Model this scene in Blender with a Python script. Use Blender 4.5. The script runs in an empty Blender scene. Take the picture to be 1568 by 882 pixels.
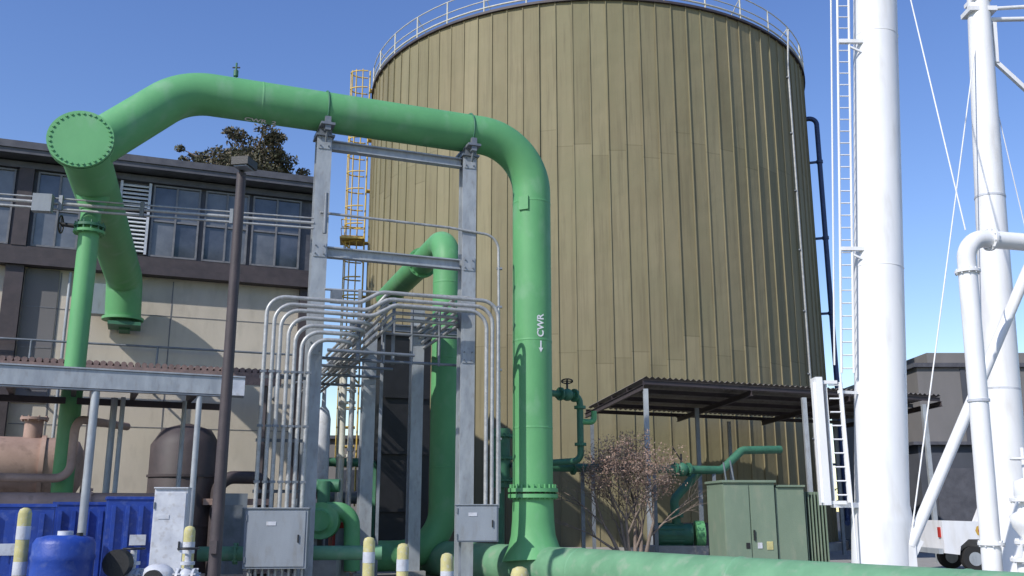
import bpy, math, random
from mathutils import Vector, Matrix, Quaternion
random.seed(7)
S = bpy.context.scene
R = math.radians

# ------------------------------------------------------------------ materials
def M(name, c1, c2=None, rough=0.5, metal=0.0, scale=1.5, bump=0.15, bscale=40, zs=1.0, spec=0.5, lo=0.35, hi=0.65, c3=None, s3=0.3):
    m = bpy.data.materials.new(name); m.use_nodes = True
    nt = m.node_tree; N = nt.nodes; L = nt.links
    b = N['Principled BSDF']
    b.inputs['Roughness'].default_value = rough
    b.inputs['Metallic'].default_value = metal
    b.inputs['Specular IOR Level'].default_value = spec
    if c2 is None: c2 = tuple(x*0.82 for x in c1)
    tc = N.new('ShaderNodeTexCoord'); mp = N.new('ShaderNodeMapping')
    mp.inputs['Scale'].default_value = (1, 1, zs)
    L.new(tc.outputs['Object'], mp.inputs['Vector'])
    n = N.new('ShaderNodeTexNoise'); n.inputs['Scale'].default_value = scale
    n.inputs['Detail'].default_value = 7; n.inputs['Roughness'].default_value = 0.62
    L.new(mp.outputs[0], n.inputs['Vector'])
    r = N.new('ShaderNodeValToRGB')
    r.color_ramp.elements[0].position = lo; r.color_ramp.elements[0].color = (*c2, 1)
    r.color_ramp.elements[1].position = hi; r.color_ramp.elements[1].color = (*c1, 1)
    L.new(n.outputs['Fac'], r.inputs['Fac'])
    out = r.outputs['Color']
    if c3 is not None:
        n3 = N.new('ShaderNodeTexNoise'); n3.inputs['Scale'].default_value = scale*3.1
        n3.inputs['Detail'].default_value = 9
        L.new(mp.outputs[0], n3.inputs['Vector'])
        r3 = N.new('ShaderNodeValToRGB')
        r3.color_ramp.elements[0].position = 0.54; r3.color_ramp.elements[0].color = (0, 0, 0, 1)
        r3.color_ramp.elements[1].position = 0.72; r3.color_ramp.elements[1].color = (s3, s3, s3, 1)
        L.new(n3.outputs['Fac'], r3.inputs['Fac'])
        mx = N.new('ShaderNodeMix'); mx.data_type = 'RGBA'
        L.new(r3.outputs['Color'], mx.inputs['Factor'])
        L.new(out, mx.inputs['A']); mx.inputs['B'].default_value = (*c3, 1)
        out = mx.outputs['Result']
    L.new(out, b.inputs['Base Color'])
    if bump > 0:
        nb = N.new('ShaderNodeTexNoise'); nb.inputs['Scale'].default_value = bscale
        nb.inputs['Detail'].default_value = 4
        L.new(tc.outputs['Object'], nb.inputs['Vector'])
        bp = N.new('ShaderNodeBump'); bp.inputs['Strength'].default_value = bump
        bp.inputs['Distance'].default_value = 0.02
        L.new(nb.outputs['Fac'], bp.inputs['Height']); L.new(bp.outputs[0], b.inputs['Normal'])
        rr = N.new('ShaderNodeMapRange')
        rr.inputs['To Min'].default_value = max(0.02, rough-0.1); rr.inputs['To Max'].default_value = min(1, rough+0.12)
        L.new(n.outputs['Fac'], rr.inputs['Value']); L.new(rr.outputs[0], b.inputs['Roughness'])
    return m

GREEN = M('green_paint', (0.125, 0.37, 0.15), (0.10, 0.305, 0.125), 0.55, scale=0.7, bump=0.05, bscale=12, spec=0.4, zs=0.6, c3=(0.20, 0.38, 0.23), s3=0.55)
GREEN_M = M('faded_green_paint', (0.165, 0.35, 0.205), (0.12, 0.27, 0.155), 0.65, scale=1.2, bump=0.06, bscale=14, spec=0.35, c3=(0.26, 0.34, 0.25), s3=0.65)
GREEN_D = M('dark_green_paint', (0.05, 0.18, 0.10), (0.035, 0.13, 0.075), 0.55, scale=3, c3=(0.09, 0.14, 0.08), s3=0.4)
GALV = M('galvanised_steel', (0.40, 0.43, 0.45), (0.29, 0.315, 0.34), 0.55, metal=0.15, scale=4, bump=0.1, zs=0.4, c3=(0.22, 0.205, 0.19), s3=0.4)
GALV_D = M('galvanised_dark', (0.22, 0.24, 0.27), (0.14, 0.16, 0.18), 0.5, metal=0.3, scale=3)  # darker galvanised tone for brackets, fittings and rear members
COND = M('conduit_steel', (0.45, 0.455, 0.45), (0.31, 0.32, 0.32), 0.45, metal=0.3, scale=6, bump=0.03, c3=(0.23, 0.20, 0.17), s3=0.45)
GREYBOX = M('grey_enclosure', (0.25, 0.28, 0.315), (0.205, 0.23, 0.26), 0.5, scale=2, zs=0.3, c3=(0.16, 0.15, 0.13), s3=0.4)
WHITE = M('white_paint', (0.80, 0.80, 0.80), (0.69, 0.70, 0.72), 0.45, scale=1.2, bump=0.04, zs=0.25, c3=(0.50, 0.47, 0.42), s3=0.35)
WHITE_D = M('weathered_white', (0.58, 0.60, 0.64), (0.43, 0.45, 0.50), 0.5, scale=3, c3=(0.30, 0.27, 0.24), s3=0.5)
BEIGE = M('beige_stucco', (0.58, 0.52, 0.43), (0.50, 0.45, 0.37), 0.85, scale=1.0, bump=0.35, bscale=60, zs=0.4, c3=(0.36, 0.32, 0.26), s3=0.4)
BROWN = M('dark_brown_trim', (0.07, 0.055, 0.058), (0.046, 0.037, 0.04), 0.6, scale=3)
DKGREY = M('dark_grey_trim', (0.10, 0.10, 0.115), (0.065, 0.065, 0.076), 0.55, scale=3)
FRAME = M('window_frame_grey', (0.20, 0.20, 0.21), (0.14, 0.14, 0.15), 0.5, scale=5)
PINK = M('pinkish_tan_paint', (0.46, 0.32, 0.265), (0.33, 0.225, 0.185), 0.6, scale=1.5, c3=(0.16, 0.11, 0.09), s3=0.5)
TILE = M('roof_tile', (0.27, 0.19, 0.175), (0.17, 0.125, 0.118), 0.85, scale=6, c3=(0.10, 0.08, 0.075), s3=0.5)
BLUE = M('blue_plastic', (0.018, 0.065, 0.36), (0.014, 0.045, 0.25), 0.45, scale=3, c3=(0.10, 0.14, 0.35), s3=0.6)
NAVY = M('navy_paint', (0.03, 0.06, 0.16), (0.02, 0.042, 0.12), 0.5, scale=2)
YEL = M('yellow_paint', (0.68, 0.48, 0.11), (0.56, 0.39, 0.08), 0.5, scale=3, c3=(0.3, 0.2, 0.06), s3=0.5)
FYEL = M('faded_yellow', (0.53, 0.48, 0.21), (0.40, 0.37, 0.17), 0.8, scale=7, c3=(0.45, 0.45, 0.40), s3=0.85)
CONCR = M('concrete', (0.36, 0.35, 0.33), (0.27, 0.26, 0.245), 0.9, scale=2.5, bump=0.3, bscale=50)
BLACK = M('black_steel', (0.018, 0.018, 0.02), (0.012, 0.012, 0.013), 0.5, scale=3)
RUBBER = M('rubber', (0.02, 0.02, 0.02), None, 0.85, scale=3)
RAIL = M('rail_cream', (0.55, 0.54, 0.46), (0.45, 0.44, 0.38), 0.55, scale=4)
TGREEN = M('transformer_green', (0.185, 0.245, 0.175), (0.155, 0.21, 0.15), 0.6, scale=1.5, zs=0.4, c3=(0.25, 0.27, 0.2), s3=0.5)
RED = M('red_paint', (0.45, 0.03, 0.02), None, 0.5)
GOLD = M('gold_paint', (0.55, 0.35, 0.06), None, 0.5)
BARK = M('bark', (0.27, 0.21, 0.17), (0.15, 0.115, 0.095), 0.9, scale=8, zs=0.3)
DRYLEAF = M('dry_leaves', (0.27, 0.17, 0.125), (0.17, 0.105, 0.08), 0.9, scale=5, bump=0)
DRYLEAF2 = M('dry_leaves_light', (0.38, 0.26, 0.20), (0.26, 0.175, 0.14), 0.9, scale=5, bump=0)
LEAF = M('leaves_olive', (0.095, 0.095, 0.052), (0.055, 0.06, 0.034), 0.85, scale=3, bump=0)
LEAF2 = M('leaves_brownish', (0.18, 0.15, 0.10), (0.10, 0.088, 0.058), 0.85, scale=3, bump=0)
FARWALL = M('far_wall', (0.19, 0.18, 0.18), (0.155, 0.15, 0.148), 0.9, scale=0.6, zs=0.4)
FARDK = M('far_dark_wall', (0.085, 0.09, 0.11), (0.06, 0.066, 0.08), 0.85, scale=0.6)
ROOFM = M('corrugated_metal', (0.27, 0.25, 0.23), (0.17, 0.155, 0.145), 0.55, metal=0.2, scale=2, c3=(0.12, 0.08, 0.06), s3=0.6)
ASPH = M('asphalt', (0.075, 0.073, 0.07), (0.05, 0.05, 0.049), 0.92, scale=0.5, bump=0.5, bscale=90)
GLASS = M('window_glass', (0.085, 0.095, 0.12), (0.03, 0.036, 0.048), 0.12, scale=0.9, bump=0.0, spec=0.8)
GLASS2 = M('window_glass_reflect_blind', (0.17, 0.18, 0.20), (0.10, 0.11, 0.13), 0.22, scale=1.4, bump=0.0, spec=0.7)  # paler pane colour stands for varied reflections as well as blinds

def tank_mat():
    m = bpy.data.materials.new('tank_cladding'); m.use_nodes = True
    nt = m.node_tree; N = nt.nodes; L = nt.links; b = N['Principled BSDF']
    b.inputs['Roughness'].default_value = 0.75
    b.inputs['Specular IOR Level'].default_value = 0.25
    uv = N.new('ShaderNodeUVMap'); uv.uv_map = 'UVMap'
    sp = N.new('ShaderNodeSeparateXYZ'); L.new(uv.outputs[0], sp.inputs[0])
    def math_(op, a, bb=None):
        n = N.new('ShaderNodeMath'); n.operation = op
        for i, v in enumerate((a, bb)):
            if v is None: continue
            if isinstance(v, (int, float)): n.inputs[i].default_value = v
            else: L.new(v, n.inputs[i])
        return n.outputs[0]
    fu = math_('FLOOR', sp.outputs[0])
    w1 = N.new('ShaderNodeTexWhiteNoise'); w1.noise_dimensions = '1D'; L.new(fu, w1.inputs['W'])
    off = math_('MULTIPLY', w1.outputs['Value'], 1.6)
    vv = math_('DIVIDE', math_('ADD', sp.outputs[1], off), 9.3)
    fv = math_('FLOOR', vv)
    w2 = N.new('ShaderNodeTexWhiteNoise'); w2.noise_dimensions = '2D'
    cb = N.new('ShaderNodeCombineXYZ'); L.new(fu, cb.inputs[0]); L.new(fv, cb.inputs[1]); L.new(cb.outputs[0], w2.inputs['Vector'])
    fr = math_('FRACT', vv)
    seam = math_('LESS_THAN', fr, 0.005)
    tc = N.new('ShaderNodeTexCoord')
    def noise(sc, scale, det=8):
        mp = N.new('ShaderNodeMapping'); mp.inputs['Scale'].default_value = sc; L.new(tc.outputs['Object'], mp.inputs[0])
        n1 = N.new('ShaderNodeTexNoise'); n1.inputs['Scale'].default_value = scale; n1.inputs['Detail'].default_value = det; n1.inputs['Roughness'].default_value = 0.65
        L.new(mp.outputs[0], n1.inputs['Vector']); return n1.outputs['Fac']
    n1 = noise((0.8,0.8,0.07), 1.7); n5 = noise((1,1,0.045), 5.0); n2 = noise((1,1,1), 0.13, 5); n6 = noise((1,1,0.6), 0.5, 6)
    mixv = math_('ADD', math_('MULTIPLY', w2.outputs['Value'], 0.26), math_('MULTIPLY', n1, 0.5))
    mixv = math_('ADD', mixv, math_('MULTIPLY', n6, 0.35))
    mixv = math_('SUBTRACT', mixv, 0.12)
    r = N.new('ShaderNodeValToRGB')
    r.color_ramp.elements[0].position = 0.24; r.color_ramp.elements[0].color = (0.195, 0.168, 0.098, 1)
    r.color_ramp.elements[1].position = 0.72; r.color_ramp.elements[1].color = (0.300, 0.262, 0.162, 1)
    L.new(mixv, r.inputs['Fac'])
    def ramp(fac, a, c, v):
        q = N.new('ShaderNodeValToRGB'); q.color_ramp.elements[0].position = a; q.color_ramp.elements[0].color = (0,0,0,1)
        q.color_ramp.elements[1].position = c; q.color_ramp.elements[1].color = (v,v,v,1); L.new(fac, q.inputs['Fac']); return q.outputs['Color']
    def mix(f, A_, B_):
        mx = N.new('ShaderNodeMix'); mx.data_type = 'RGBA'; L.new(f, mx.inputs['Factor']); L.new(A_, mx.inputs['A']); mx.inputs['B'].default_value = (*B_, 1); return mx.outputs['Result']
    c = mix(ramp(n2, 0.4, 0.68, 0.6), r.outputs['Color'], (0.205, 0.20, 0.115))
    c = mix(ramp(n5, 0.50, 0.70, 0.55), c, (0.14, 0.12, 0.075))
    # darker tone, broken by streak noise, increasing toward the foot of the wall
    low = N.new('ShaderNodeMapRange'); low.inputs['From Min'].default_value = 14; low.inputs['From Max'].default_value = 0
    low.inputs['To Min'].default_value = 0; low.inputs['To Max'].default_value = 0.55; L.new(sp.outputs[1], low.inputs['Value'])
    c = mix(math_('MULTIPLY', low.outputs[0], n1), c, (0.15, 0.125, 0.075))
    c = mix(math_('MULTIPLY', seam, 0.35), c, (0.1, 0.085, 0.045))
    L.new(c, b.inputs['Base Color'])
    n4 = N.new('ShaderNodeTexNoise'); n4.inputs['Scale'].default_value = 0.9; L.new(tc.outputs['Object'], n4.inputs['Vector'])
    bp = N.new('ShaderNodeBump'); bp.inputs['Strength'].default_value = 0.5; bp.inputs['Distance'].default_value = 0.08
    L.new(n4.outputs['Fac'], bp.inputs['Height']); L.new(bp.outputs[0], b.inputs['Normal'])
    return m
TANK = tank_mat()

# ------------------------------------------------------------------ mesh builder
def V(*a): return Vector(a)
def fillet(pts, rad, n=8):
    pts = [Vector(p) for p in pts]; out = [pts[0]]
    for i in range(1, len(pts)-1):
        p0, p, p1 = pts[i-1], pts[i], pts[i+1]
        a = (p0-p).normalized(); b = (p1-p).normalized()
        ang = a.angle(b)
        r = rad[i-1] if isinstance(rad, (list, tuple)) else rad
        t = r/math.tan(ang/2)
        t = min(t, (p0-p).length*0.49 if i > 1 else (p0-p).length*0.97, (p1-p).length*0.49 if i < len(pts)-2 else (p1-p).length*0.97)
        r = t*math.tan(ang/2)
        c = p+(a+b).normalized()*(r/math.sin(ang/2))
        s = p+a*t-c; e = p+b*t-c
        tot = s.angle(e); ax = s.cross(e).normalized()
        for k in range(n+1):
            out.append(c+Quaternion(ax, tot*k/n) @ s)
    out.append(pts[-1]); return out

class MB:
    def __init__(s): s.v = []; s.f = []; s.mi = []; s.sm = []; s.mats = []
    def _m(s, mat):
        if mat not in s.mats: s.mats.append(mat)
        return s.mats.index(mat)
    def face(s, pts, mat, smooth=False):
        i = len(s.v); s.v += [Vector(p) for p in pts]; s.f.append(list(range(i, i+len(pts)))); s.mi.append(s._m(mat)); s.sm.append(smooth)
    def box(s, c, size, mat, rz=0.0, rot=None):
        q = rot if rot is not None else Matrix.Rotation(rz, 3, 'Z')
        c = Vector(c); hx, hy, hz = [x/2 for x in size]; i = len(s.v)
        for x, y, z in ((-1,-1,-1),(1,-1,-1),(1,1,-1),(-1,1,-1),(-1,-1,1),(1,-1,1),(1,1,1),(-1,1,1)):
            s.v.append(c+q @ Vector((x*hx, y*hy, z*hz)))
        for f in ((3,2,1,0),(4,5,6,7),(0,1,5,4),(1,2,6,5),(2,3,7,6),(3,0,4,7)):
            s.f.append([i+k for k in f]); s.mi.append(s._m(mat)); s.sm.append(False)
        return s
    def beam(s, a, b, w, h, mat):
        a = Vector(a); b = Vector(b); d = (b-a); x = d.normalized()
        up = Vector((0,0,1)) if abs(x.z) < 0.95 else Vector((0,1,0))
        y = up.cross(x).normalized(); z = x.cross(y)
        m = Matrix((x, y, z)).transposed()
        return s.box((a+b)/2, (d.length, w, h), mat, rot=m)
    def ibeam(s, a, b, w, h, mat, t=0.03):
        a = Vector(a); b = Vector(b); x = (b-a).normalized()
        up = Vector((0,0,1)) if abs(x.z) < 0.95 else Vector((-0.34,0.94,0)).normalized()
        y = up.cross(x).normalized(); z = x.cross(y)
        m = Matrix((x, y, z)).transposed(); L = (b-a).length; c = (a+b)/2
        s.box(c+z*(h/2-t/2), (L, w, t), mat, rot=m); s.box(c-z*(h/2-t/2), (L, w, t), mat, rot=m)
        s.box(c, (L, t, h-2*t-0.002), mat, rot=m)
    def tube(s, pts, r, mat, seg=16, caps=True, smooth=True, closed=False):
        pts = [Vector(p) for p in pts]; n = len(pts)
        rs = r if isinstance(r, (list, tuple)) else [r]*n
        tan = []
        for i in range(n):
            if closed: t = pts[(i+1) % n]-pts[(i-1) % n]
            elif i == 0: t = pts[1]-pts[0]
            elif i == n-1: t = pts[-1]-pts[-2]
            else: t = (pts[i+1]-pts[i]).normalized()+(pts[i]-pts[i-1]).normalized()
            tan.append(t.normalized())
        ref = Vector((0,0,1)) if abs(tan[0].z) < 0.9 else Vector((1,0,0))
        u = (ref-tan[0]*ref.dot(tan[0])).normalized()
        base = len(s.v); mi = s._m(mat); rings = []
        for i in range(n):
            if i > 0:
                q = tan[i-1].rotation_difference(tan[i]); u = q @ u
                u = (u-tan[i]*u.dot(tan[i])).normalized()
            w = tan[i].cross(u); ring = []
            for k in range(seg):
                a = 2*math.pi*k/seg
                ring.append(pts[i]+(u*math.cos(a)+w*math.sin(a))*rs[i])
            rings.append(ring); s.v += ring
        rr = n if closed else n-1
        for i in range(rr):
            for k in range(seg):
                j = (i+1) % n
                s.f.append([base+i*seg+k, base+i*seg+(k+1) % seg, base+j*seg+(k+1) % seg, base+j*seg+k]); s.mi.append(mi); s.sm.append(smooth)
        if caps and not closed:
            s.face(list(reversed(rings[0])), mat); s.face(rings[-1], mat)
        return s
    def flange(s, c, ax, r, th, mat, bolts=16, br=0.028, bl=None):
        c = Vector(c); ax = Vector(ax).normalized()
        s.tube([c-ax*th/2, c+ax*th/2], r, mat, seg=40)
        ref = Vector((0,0,1)) if abs(ax.z) < 0.9 else Vector((1,0,0))
        u = (ref-ax*ref.dot(ax)).normalized(); w = ax.cross(u)
        bl = bl or th+0.06
        for k in range(bolts):
            a = 2*math.pi*k/bolts; p = c+(u*math.cos(a)+w*math.sin(a))*(r*0.9)
            s.tube([p-ax*bl/2, p+ax*bl/2], br, mat, seg=6, smooth=False)
    def ball(s, c, r, mat, sc=(1,1,1), nu=16, nv=10):
        c = Vector(c); b = len(s.v); mi = s._m(mat)
        for j in range(nv+1):
            th = math.pi*j/nv
            for i in range(nu):
                a = 2*math.pi*i/nu
                s.v.append(c+Vector((math.sin(th)*math.cos(a)*sc[0], math.sin(th)*math.sin(a)*sc[1], math.cos(th)*sc[2]))*r)
        for j in range(nv):
            for i in range(nu):
                s.f.append([b+j*nu+i, b+(j+1)*nu+i, b+(j+1)*nu+(i+1) % nu, b+j*nu+(i+1) % nu]); s.mi.append(mi); s.sm.append(True)
    def wheel(s, c, ax, r, mat, t=0.02, spokes=4):
        c = Vector(c); ax = Vector(ax).normalized()
        ref = Vector((0,0,1)) if abs(ax.z) < 0.9 else Vector((1,0,0))
        u = (ref-ax*ref.dot(ax)).normalized(); w = ax.cross(u)
        s.tube([c+(u*math.cos(2*math.pi*k/18)+w*math.sin(2*math.pi*k/18))*r for k in range(18)], t, mat, seg=6, closed=True)
        for k in range(spokes):
            a = 2*math.pi*k/spokes
            s.tube([c, c+(u*math.cos(a)+w*math.sin(a))*r], t*0.8, mat, seg=5)
    def obj(s, name, parent=None, bevel=0.0):
        me = bpy.data.meshes.new(name); me.from_pydata([tuple(v) for v in s.v], [], s.f)
        for m in s.mats: me.materials.append(m)
        me.polygons.foreach_set('material_index', s.mi); me.polygons.foreach_set('use_smooth', s.sm)
        me.update()
        o = bpy.data.objects.new(name, me); S.collection.objects.link(o)
        if bevel:
            bm = o.modifiers.new('Bevel', 'BEVEL'); bm.width = bevel; bm.segments = 2; bm.limit_method = 'ANGLE'; bm.angle_limit = R(50)
        if parent is not None:
            o.parent = parent; o.matrix_parent_inverse = Matrix.Translation(parent.location).inverted()
        return o
def E(name, loc):
    e = bpy.data.objects.new(name, None); e.empty_display_size = 0.3; e.location = loc; S.collection.objects.link(e); return e

e1 = V(0.932, 0.362, 0); e2 = V(-0.33, 0.944, 0); GA = math.atan2(0.362, 0.932)

# ------------------------------------------------------------------ ground
b = MB(); b.face([(-600,-200,0),(600,-200,0),(600,1200,0),(-600,1200,0)], ASPH); b.obj('ground')
b = MB(); b.face([(-14,13,0.004),(16,13,0.004),(20,45,0.004),(-12,45,0.004)], CONCR); b.obj('concrete_pavement')

# ------------------------------------------------------------------ storage tank
TC = V(4.28, 51.8, 0); TR = 12.27; TH = 24.7; NP = 100
tank = E('storage_tank', TC)
me = bpy.data.meshes.new('cladding'); vs = []; fs = []; uvs = []
prof = []
for i in range(NP):
    hh = 0.045+0.025*random.random()
    jj = random.uniform(-0.014, 0.014)
    for (f, d, uu) in ((0.0, jj, 0.0), (0.0, hh, 0.02), (0.05, hh, 0.03), (0.05, -jj, 0.05)):
        a = 2*math.pi*(i+f)/NP; prof.append((a, TR+d, i+uu))
np_ = len(prof); zl = [0, TH]
for z in zl:
    for a, r, u in prof: vs.append((TC.x+r*math.cos(a), TC.y+r*math.sin(a), z))
for k in range(np_):
    k2 = (k+1) % np_; fs.append((k, k2, np_+k2, np_+k))
    u0 = prof[k][2]; u1 = prof[k2][2] if k2 else NP-0.001
    u1 = min(u1, math.floor(u0)+0.999)
    uvs += [(u0, 0), (u1, 0), (u1, TH), (u0, TH)]
me.from_pydata(vs, [], fs); uvl = me.uv_layers.new(name='UVMap')
for i, uvv in enumerate(uvs): uvl.data[i].uv = uvv
me.materials.append(TANK)
o = bpy.data.objects.new('cladding', me); S.collection.objects.link(o); o.parent = tank; o.matrix_parent_inverse = Matrix.Translation(TC).inverted()
def circ(r, z, n=96): return [(TC.x+r*math.cos(2*math.pi*k/n), TC.y+r*math.sin(2*math.pi*k/n), z) for k in range(n)]
b = MB()
NR = 128
for (r0, z0, r1, z1) in ((TR-0.1, TH, TR+0.14, TH), (TR+0.14, TH, TR+0.14, TH+0.12), (TR+0.14, TH+0.12, 0.05, TH+1.1)):
    A = circ(r0, z0, NR); B = circ(r1, z1, NR)
    for k in range(NR): b.face([A[k], A[(k+1) % NR], B[(k+1) % NR], B[k]], BROWN if z1 < TH+1 else GALV, False)
b.obj('roof', tank)
b = MB()
for zz in (0.55, 1.15): b.tube(circ(TR+0.08, TH+0.14+zz), 0.03, RAIL, seg=6, closed=True)
for zz in (0.18,): b.tube(circ(TR+0.08, TH+0.14+zz), 0.05, RAIL, seg=6, closed=True)
for k in range(36):
    a = 2*math.pi*(k+0.3)/36; p = V(TC.x+(TR+0.08)*math.cos(a), TC.y+(TR+0.08)*math.sin(a), TH+0.1)
    b.tube([p, p+V(0,0,1.2)], 0.042, RAIL, seg=6)
    if k % 2 == 0:
        q = V(TC.x+(TR-0.9)*math.cos(a), TC.y+(TR-0.9)*math.sin(a), TH+0.15); b.tube([p+V(0,0,1.1), q], 0.025, RAIL, seg=5)
b.obj('guard_rail', tank)
b = MB()
def tp(phi, off, z): return V(TC.x+(TR+off)*math.sin(phi), TC.y-(TR+off)*math.cos(phi), z)
ph = R(51)
b.tube([tp(ph, 0.14, 0.3), tp(ph, 0.14, TH-1), tp(ph, 0.3, TH+0.9)], 0.055, COND, seg=8)
for z in range(2, 24, 3): b.box(tp(ph, 0.09, z), (0.25,0.12,0.06), GALV_D, rz=ph)
b.obj('level_conduit', tank)
b = MB(); ph = R(70)
pth = fillet([tp(ph, -0.2, 22.3), tp(ph, 0.55, 22.3), tp(ph, 0.55, 1.2), tp(ph-0.05, 0.55, 1.2)], 0.4)
b.tube(pth, 0.13, NAVY, seg=12)
for z in (19.8, 15.6, 11.6, 7.5, 4.0):
    b.beam(tp(ph, -0.05, z), tp(ph, 0.62, z), 0.08, 0.12, NAVY); b.tube([tp(ph, 0.55, z-0.08), tp(ph, 0.55, z+0.08)], 0.17, NAVY)
b.obj('overflow_pipe', tank)
b = MB(); b.tube([(TC.x, TC.y, 0), (TC.x, TC.y, 0.35)], TR+0.5, CONCR, seg=96, smooth=False); b.obj('foundation', tank)
# caged ladder
lad = E('caged_ladder', (-8.5, 49.8, 0)); b = MB()
nl = V(-0.988, -0.155, 0).normalized(); tl = V(0.155, -0.988, 0).normalized()
b0 = V(TC.x, TC.y, 0)+nl*(TR+0.25)
LT = TH+1.4
for s_ in (-0.25, 0.25):
    p = b0+tl*s_; b.tube([p+V(0,0,2), p+V(0,0,LT)], 0.045, YEL, seg=6)
z = 2.0
while z < LT: b.tube([b0+tl*-0.25+V(0,0,z), b0+tl*0.25+V(0,0,z)], 0.025, YEL, seg=5); z += 0.3
def hoop(z, r=0.48):
    pts = [b0+tl*(r*math.cos(a))+nl*(0.12+0.95*max(0, math.sin(a))**0.8)+V(0,0,z) for a in [math.pi*k/12 for k in range(13)]]
    b.tube(pts, 0.04, YEL, seg=6)
z = 4.0
while z < LT: hoop(z); z += 1.0
for k in range(7):
    a = math.pi*(k+0.5)/7
    p = b0+tl*(0.48*math.cos(a))+nl*(0.12+0.95*math.sin(a)**0.8)
    b.tube([p+V(0,0,4), p+V(0,0,LT)], 0.03, YEL, seg=5)
for z in (16.1, 9.5):
    b.box(b0+nl*0.65+V(0,0,z), (1.3, 1.5, 0.1), YEL, rz=math.atan2(nl.y, nl.x))
    for zz in (0.5, 1.0):
        c = [b0+nl*0.05-tl*0.7, b0+nl*1.25-tl*0.7, b0+nl*1.25+tl*0.7, b0+nl*0.05+tl*0.7]
        b.tube([q+V(0,0,z+zz) for q in c], 0.03, YEL, seg=5)
    b.beam(b0+nl*1.2+V(0,0,z), b0+nl*0.0+V(0,0,z-1.2), 0.1, 0.1, YEL)
for z in range(4, 26, 3): b.beam(b0+V(0,0,z), b0-nl*0.3+V(0,0,z), 0.5, 0.06, YEL)
b.obj('ladder_and_cage', lad)

# ------------------------------------------------------------------ main green pipeline
gp = E('green_pipeline', (0.52, 24, 0))
PZ = 11.45
A = V(0.52, 24, PZ); B = V(-7.75, 20.75, PZ); C = V(-9.3, 19.6, 9.55)
b = MB()
path = fillet([(0.52,24,2.3), A, B, C], [1.45, 1.5], 20)
b.tube(path, 0.5, GREEN, seg=56)
b.tube([(0.52,24,2.12), (0.52,24,1.55), (0.52,24,1.2), (0.53,23.98,0.95), (0.54,23.95,0.6)], [0.5, 0.52, 0.55, 0.62, 0.78], GREEN, seg=48)
b.obj('riser_and_crossover', gp)
b = MB()
b.flange((0.52,24,2.28), (0,0,1), 0.62, 0.09, GREEN, 24, 0.025, 0.28)
b.flange((0.52,24,2.14), (0,0,1), 0.62, 0.09, GREEN, 24, 0.025, 0.16)
b.obj('riser_flange', gp)
b = MB()
ma = V(-2.45, 28.65, 0.45); mb_ = V(8.6, 11.62, 0.45)
d = (mb_-ma).normalized()
pts = [ma-d*0.36, ma-d*0.33, ma-d*0.24, ma-d*0.12, ma]; rr = [0.05, 0.24, 0.38, 0.46, 0.5]
b.tube(pts+[mb_], rr+[0.5], GREEN_M, seg=56)
for t in (7.4, 12.3, 16.8): b.tube([ma+d*t, ma+d*(t+0.015), ma+d*(t+0.05), ma+d*(t+0.065)], [0.5, 0.512, 0.512, 0.5], GREEN_M, seg=56)
for t in (2.3, 9.6, 14.8): b.box(ma+d*t-V(0,0,0.44), (0.5, 1.2, 0.12), CONCR, rz=math.atan2(d.y, d.x))
b.obj('main_header', gp)
b = MB()
def ring_on(p0, p1, f, r=0.5, w=0.05, h=0.012, mat=GREEN):
    p0 = Vector(p0); p1 = Vector(p1); p = p0.lerp(p1, f); dd = (p1-p0).normalized()
    b.tube([p-dd*w, p-dd*w*0.5, p+dd*w*0.5, p+dd*w], [r, r+h, r+h, r], mat, seg=48, caps=False)
for f in (0.2, 0.62, 0.8): ring_on(A, B, f, w=0.03, h=0.006)
for z in (9.7, 6.0, 3.8): ring_on((0.52,24,z), (0.52,24,z+1), 0, w=0.03, h=0.006)
b.box((0.32,23.56,9.6), (0.26,0.12,0.36), GREEN, rz=R(-24))
b.obj('weld_seams', gp)
H0 = V(-9.12, 18.8, 9.42); H1 = V(-11.45, 27.2, 8.45); hd = (H1-H0).normalized()
b = MB()
b.tube(fillet([H0, H1, H1+V(-0.05,0.25,-1.1)], 0.45, 10), 0.5, GREEN, seg=48)
b.tube([H1+V(-0.05,0.25,-1.05), H1+V(-0.05,0.25,-1.3)], 0.3, GREEN_D, seg=24)
b.tube([H1+V(-0.05,0.25,-1.12), H1+V(-0.05,0.25,-1.2)], 0.58, GREEN, seg=40)
b.box(H1+V(0.0,0.3,-1.35), (0.9,1.0,0.1), GREEN_D, rz=GA)
b.obj('building_header', gp)
b = MB()
b.flange(H0-hd*0.05, hd, 0.66, 0.07, GREEN, 32, 0.028, 0.13)
b.flange(H0+hd*0.06, hd, 0.66, 0.07, GREEN, 32, 0.024, 0.1)
b.obj('blind_flange', gp)
b = MB()
DP = V(-9.67, 20.8, 0)
b.tube([DP+V(0,0,8.9), DP+V(0,0,1.9)], 0.22, GREEN, seg=28)
b.tube([DP+V(0,0,9.0), DP+V(0,0,8.5)], [0.42, 0.24], GREEN, seg=28)
b.flange(DP+V(0,0,8.12), (0,0,1), 0.34, 0.06, GREEN_D, 12, 0.02, 0.18)
b.flange(DP+V(0,0,7.98), (0,0,1), 0.34, 0.06, GREEN, 12, 0.02, 0.1)
b.flange(DP+V(0,0,2.0), (0,0,1), 0.34, 0.06, GREEN, 12, 0.02, 0.1)
b.tube([DP+V(-0.1,0,8.1), DP+V(-0.6,-0.1,8.15)], 0.05, BLACK); b.wheel(DP+V(-0.62,-0.1,8.15), (1,0.2,0), 0.2, BLACK)
b.tube([DP+V(0,0,0), DP+V(0,0,1.9)], 0.12, GREEN_D)
b.obj('drop_pipe', gp)
b = MB(); p = A.lerp(B, 0.872)+V(0,0,0.48)
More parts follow.
